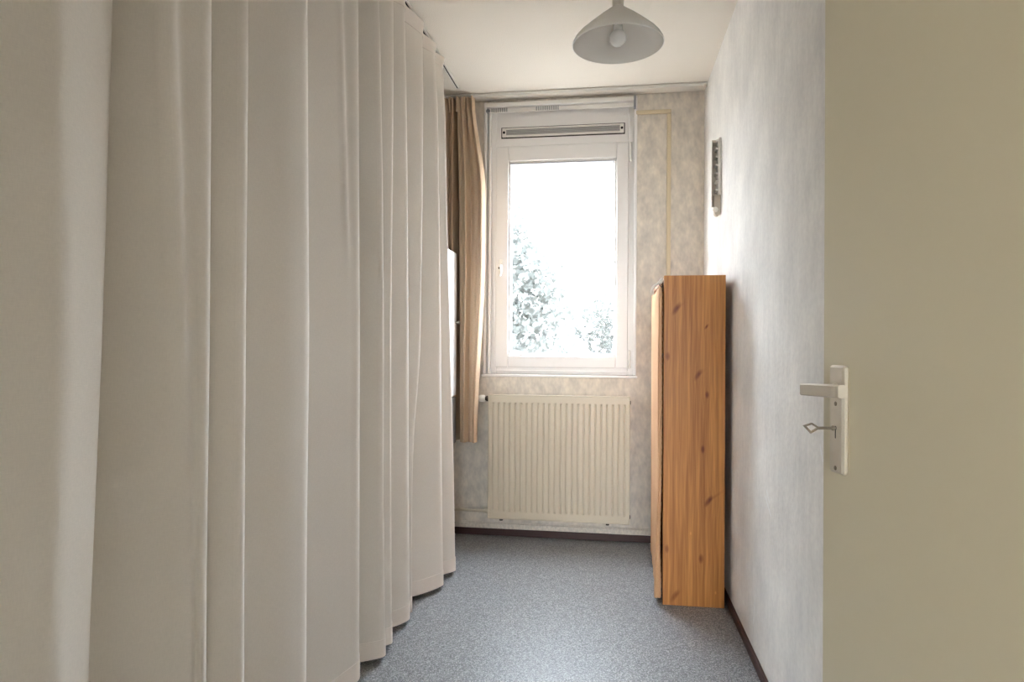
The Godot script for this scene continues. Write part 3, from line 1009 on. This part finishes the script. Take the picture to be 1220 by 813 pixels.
func pendant():
	var o = thing("pendant_lamp", "pale conical pendant lamp hanging from the ceiling, unlit", "lamp", Vector3(0.0145, 2.135, -2.223))
	var m = mb()
	var outside := [[0.0185, 0.124], [0.023, 0.120], [0.060, 0.0915], [0.100, 0.058], [0.128, 0.033], [0.141, 0.018], [0.148, 0.006], [0.150, 0.0], [0.1495, -0.0015]]
	var prof := []
	for p in outside: prof.append(p)
	for i in range(outside.size() - 1, -1, -1): prof.append([outside[i][0] - 0.0025, outside[i][1] - 0.0015])
	lathe(m, Vector3.ZERO, Vector3.UP, prof, 64, false)
	put("shade", m, M.shade, o)
	m = mb()
	lathe(m, Vector3.ZERO, Vector3.UP, [[0.018, 0.112], [0.0185, 0.126], [0.0185, 0.200], [0.016, 0.216], [0.006, 0.222]], 24)
	put("socket_cover", m, M.cord, o)
	m = mb()
	tube(m, [Vector3(0, 0.22, 0), Vector3(0, 0.34, 0), Vector3(0, 0.45, 0)], 0.0032, 8)
	put("cord", m, M.cord, o)
	m = mb()
	lathe(m, Vector3(0, 0.43, 0), Vector3.UP, [[0.01, 0.0], [0.035, 0.008], [0.045, 0.020], [0.046, 0.0345]], 24)
	put("ceiling_rose", m, M.cord, o)
	m = mb()
	lathe(m, Vector3.ZERO, Vector3.UP, [[0.016, 0.112], [0.0165, 0.086], [0.014, 0.082]], 20)
	put("socket", m, M.slot, o)
	m = mb()
	var bp := []
	for i in 15:
		var t := i / 14.0
		var a := -PI / 2 + t * PI * 0.80
		bp.append([0.028 * cos(a) if i else 0.0005, 0.022 + 0.028 * sin(a)])
	bp.append([0.0145, 0.062]); bp.append([0.013, 0.088])
	lathe(m, Vector3.ZERO, Vector3.UP, bp, 28)
	put("bulb", m, M.bulb, o)

func cupboard():
	var o = thing("wall_cupboard", "white cupboard edge with a small knob behind the tan curtain", "cupboard", Vector3(LEFT, 0.575, -3.44))
	var D := 0.618
	put_box("body", Vector3(0.001, 0.0, -0.30), Vector3(D - 0.02, 1.085, 0.30), M.cupboard, o)
	var dr = put_box("door", Vector3(D - 0.018, 0.275, -0.298), Vector3(D, 1.085, 0.298), M.cupboard, o)
	var m = mb()
	lathe(m, Vector3(D, 0.688, -0.275), Vector3.RIGHT, [[0.006, 0.0], [0.005, 0.008], [0.010, 0.014], [0.011, 0.020], [0.007, 0.025]], 16)
	put("knob", m, M.nickel, dr)
	var lw = put_box("drawer", Vector3(D - 0.018, 0.003, -0.298), Vector3(D, 0.265, 0.298), M.cupboard_low, o)
	lw.set_meta("label", "grey lower front")

func door():
	var t := Vector2(0.505 - 0.345, -0.30 + 1.164).normalized()
	var o = thing("door_1", "cream painted door standing open on the right, with a metal handle", "door", Vector3(0.345, 0, -1.164), -atan2(t.y, t.x))
	o.set_meta("kind", "structure")
	put_box("leaf", Vector3(0, 0.008, -0.040), Vector3(0.879, 2.06, 0), M.door, o, 0.002)
	# long plate
	var m = mb()
	box(m, Vector3(0.0405, 0.9485, 0), Vector3(0.0815, 1.1165, 0.0115), 0.004)
	var pl = put("handle_plate", m, M.nickel, o)
	for q in [[0.0615, 1.0570], [0.0615, 0.9570]]:
		m = mb()
		lathe(m, Vector3(q[0], q[1], 0.0110), Vector3.BACK, [[0.0036, 0.0], [0.0036, 0.0014], [0.0020, 0.0020]], 12)
		put("screw", m, M.key_metal, pl)
	m = mb()
	box(m, Vector3(0.0597, 1.0030, 0.0105), Vector3(0.0623, 1.0180, 0.0120), 0.0003)
	lathe(m, Vector3(0.061, 1.0190, 0.0105), Vector3.BACK, [[0.0034, 0.0], [0.0034, 0.0014]], 12)
	put("keyhole", m, M.dark, pl)
	# lever: neck out of the plate, flat bar back towards the hinges
	m = mb()
	lathe(m, Vector3(0.0605, 1.0795, 0.010), Vector3.BACK, [[0.0095, 0.0], [0.0095, 0.004], [0.0080, 0.006], [0.0080, 0.042]], 16)
	var lv = put("lever", m, M.nickel, o)
	m = mb()
	var sec := []
	var stations := [[0.0500, 0.0490, 0.0625], [0.0520, 0.0480, 0.0640], [0.100, 0.0480, 0.0630], [0.145, 0.0470, 0.0620], [0.1520, 0.0465, 0.0605], [0.1555, 0.0475, 0.0580]]
	for i in stations.size():
		var s = stations[i]
		var hh := 0.0092 if i > 0 else 0.0080
		var y: float = 1.0785 + 0.004 * (s[0] - 0.05) / 0.11
		var r := PackedVector3Array()
		var zc: float = (s[1] + s[2]) / 2
		var hz: float = (s[2] - s[1]) / 2
		for c in [[1, -0.7], [1, 0.7], [0.8, 1], [-0.8, 1], [-1, 0.7], [-1, -0.7], [-0.8, -1], [0.8, -1]]:
			r.append(Vector3(s[0], y + c[0] * hh, zc + c[1] * hz))
		sec.append(r)
	# build the bar with crisp sides
	for i in sec.size() - 1:
		for j in 8:
			var k := (j + 1) % 8
			var mid: Vector3 = (sec[i][0] + sec[i][4]) / 2.0
			var n: Vector3 = (sec[i][k] - sec[i][j]).cross(sec[i + 1][j] - sec[i][j]).normalized()
			if n.dot((sec[i][j] + sec[i][k]) / 2.0 - (sec[i][0] + sec[i][4] + sec[i][1] + sec[i][5]) / 4.0) < 0.0: n = -n
			quad(m, sec[i][j], sec[i][k], sec[i + 1][k], sec[i + 1][j], n)
	for i in [0, sec.size() - 1]:
		var n := Vector3.LEFT if i == 0 else Vector3.RIGHT
		for j in range(1, 7): tri(m, sec[i][0], sec[i][j], sec[i][j + 1], n, n, n)
	put("grip", m, M.nickel, lv)

	# the key in the lock
	var k = thing("key", "old-fashioned metal key with a diamond-shaped bow in the door's lock", "key", o.position, o.rotation.y)
	m = mb()
	tube(m, [Vector3(0.061, 1.0190, 0.0116), Vector3(0.061, 1.0190, 0.040)], 0.0024, 10)
	lathe(m, Vector3(0.061, 1.0190, 0.013), Vector3.BACK, [[0.0025, 0.0], [0.0040, 0.001], [0.0040, 0.004], [0.0025, 0.005]], 12)
	put("shank", m, M.key_metal, k)
	# diamond bow: an open four-sided ring, turned flat to the lever
	m = mb()
	var ring_pts := [Vector2(0.036, 0.0), Vector2(0.049, 0.0085), Vector2(0.063, 0.004), Vector2(0.051, -0.0085)]
	var cen := Vector2(0.0497, 0.001)
	for j in 4:
		var a: Vector2 = ring_pts[j]
		var b: Vector2 = ring_pts[(j + 1) % 4]
		var a2 := cen + (a - cen) * 0.62
		var b2 := cen + (b - cen) * 0.62
		var P := func(v: Vector2, s: float): return Vector3(0.061 + s * 0.0014, 1.0190 + v.y, v.x)
		quad(m, P.call(a, -1), P.call(b, -1), P.call(b2, -1), P.call(a2, -1), Vector3.LEFT)
		quad(m, P.call(a, 1), P.call(b, 1), P.call(b2, 1), P.call(a2, 1), Vector3.RIGHT)
		var e := (b - a).orthogonal().normalized()
		if e.dot(a - cen) < 0.0: e = -e
		quad(m, P.call(a, -1), P.call(b, -1), P.call(b, 1), P.call(a, 1), Vector3(0, e.y, e.x))
		quad(m, P.call(a2, -1), P.call(b2, -1), P.call(b2, 1), P.call(a2, 1), -Vector3(0, e.y, e.x))
	put("bow", m, M.key_metal, k)

func hall_lamp():
	var o = thing("hall_ceiling_lamp", "flat square ceiling lamp in the hall behind the doorway", "lamp", Vector3(0.15, HIGH, 1.0))
	put_box("housing", Vector3(-0.27, -0.05, -0.27), Vector3(0.27, -0.0005, 0.27), M.white_plastic, o, 0.004)
	put_box("diffuser", Vector3(-0.25, -0.062, -0.25), Vector3(0.25, -0.05, 0.25), M.lamp_glow, o, 0.003)

# ---------------------------------------------------------------- outdoors
func tree(label: String, at: Vector3, blobs: Array, count: int, seed_: int, leaf: Material):
	var rng := RandomNumberGenerator.new()
	rng.seed = seed_
	var o = thing("garden_tree", label, "tree", at)
	var m = mb()
	var total := 0.0
	for b in blobs: total += b[3] * b[3]
	for b in blobs:
		for i in int(count * b[3] * b[3] / total):
			var d := Vector3(rng.randfn(), rng.randfn(), rng.randfn()).normalized()
			var c: Vector3 = Vector3(b[0], b[1], b[2]) + d * b[3] * pow(rng.randf(), 0.42) * (1.0 + 0.18 * rng.randfn() * 0.6)
			var s := rng.randf_range(0.05, 0.11)
			var u := Vector3(rng.randfn(), rng.randfn(), rng.randfn()).normalized() * s
			var v := u.cross(Vector3(rng.randfn(), rng.randfn(), rng.randfn()).normalized()).normalized() * s * 0.55
			var n := u.cross(v).normalized()
			tri(m, c - u, c + v, c + u, n, n, n); tri(m, c - u, c + u, c - v, n, n, n)
	var f = put("foliage", m, leaf, o)
	f.set_meta("kind", "stuff")
	m = mb()
	var top: Vector3 = Vector3(blobs[0][0], blobs[0][1], blobs[0][2])
	var rings := []
	for i in 6:
		var t := i / 5.0
		rings.append(ring(Vector3(0, 0, 0).lerp(top, t) + Vector3(0.1 * sin(t * 4.0), 0, 0), Vector3.UP, lerpf(0.2, 0.05, t), 10))
	skin(m, rings)
	put("trunk", m, M.bark, o)

func outdoors():
	var g = put_box("ground", Vector3(-40, -3.4, -60), Vector3(40, -3.2, 40), M.lawn, self, 0.0)
	shell(g, "pale paving outside below the window", "ground")
	tree("tall pale leafy tree filling the left of the window view", Vector3(-4.4, -3.2, -15.5), [[0.0, 6.0, 0.0, 2.5], [1.0, 7.2, 0.3, 1.5], [1.9, 5.6, 0.2, 1.4], [-0.8, 8.3, 0, 1.7], [2.5, 4.2, 0.5, 1.6], [0.6, 3.0, 0.6, 2.0], [1.6, 1.9, 1.0, 1.9], [1.5, 7.2, 0.0, 1.5], [2.6, 5.7, 0.2, 1.35]], 40000, 71, M.leaf)
	tree("lower bushy tree across the bottom of the window view", Vector3(-1.2, -3.2, -22.5), [[0.0, 4.4, 0.0, 2.3], [1.5, 5.0, 0.3, 1.8], [-1.6, 4.0, 0.0, 2.0], [3.0, 4.2, 0.5, 1.9], [-0.5, 2.2, 1.0, 2.0], [2.2, 2.4, 0.8, 2.0]], 26000, 72, M.leaf_pale)
	tree("broad dense tree further left, outside the window view", Vector3(-9.5, -3.2, -12.0), [[0.0, 6.4, 0.0, 3.2], [2.2, 8.0, 0.5, 2.4], [-2.4, 7.6, 0.0, 2.6], [0.2, 9.6, 0.0, 2.2], [1.8, 3.6, 0.0, 2.2]], 14000, 74, M.leaf)
	tree("thin sprays of a small tree at the right of the window view", Vector3(0.9, -3.2, -14.0), [[0.0, 4.6, 0.0, 0.9], [-0.6, 5.3, 0.1, 0.45], [-0.7, 6.2, 0.0, 0.35], [0.3, 3.0, 0.2, 1.5]], 3000, 73, M.leaf)

func _ready():
	view_and_light()
	materials()
	room()
	window()
	door()
	white_curtain()
	bookcase()
	radiator()
	tan_curtain()
	cupboard()
	pendant()
	wall_fittings()
	hall_lamp()
	outdoors()
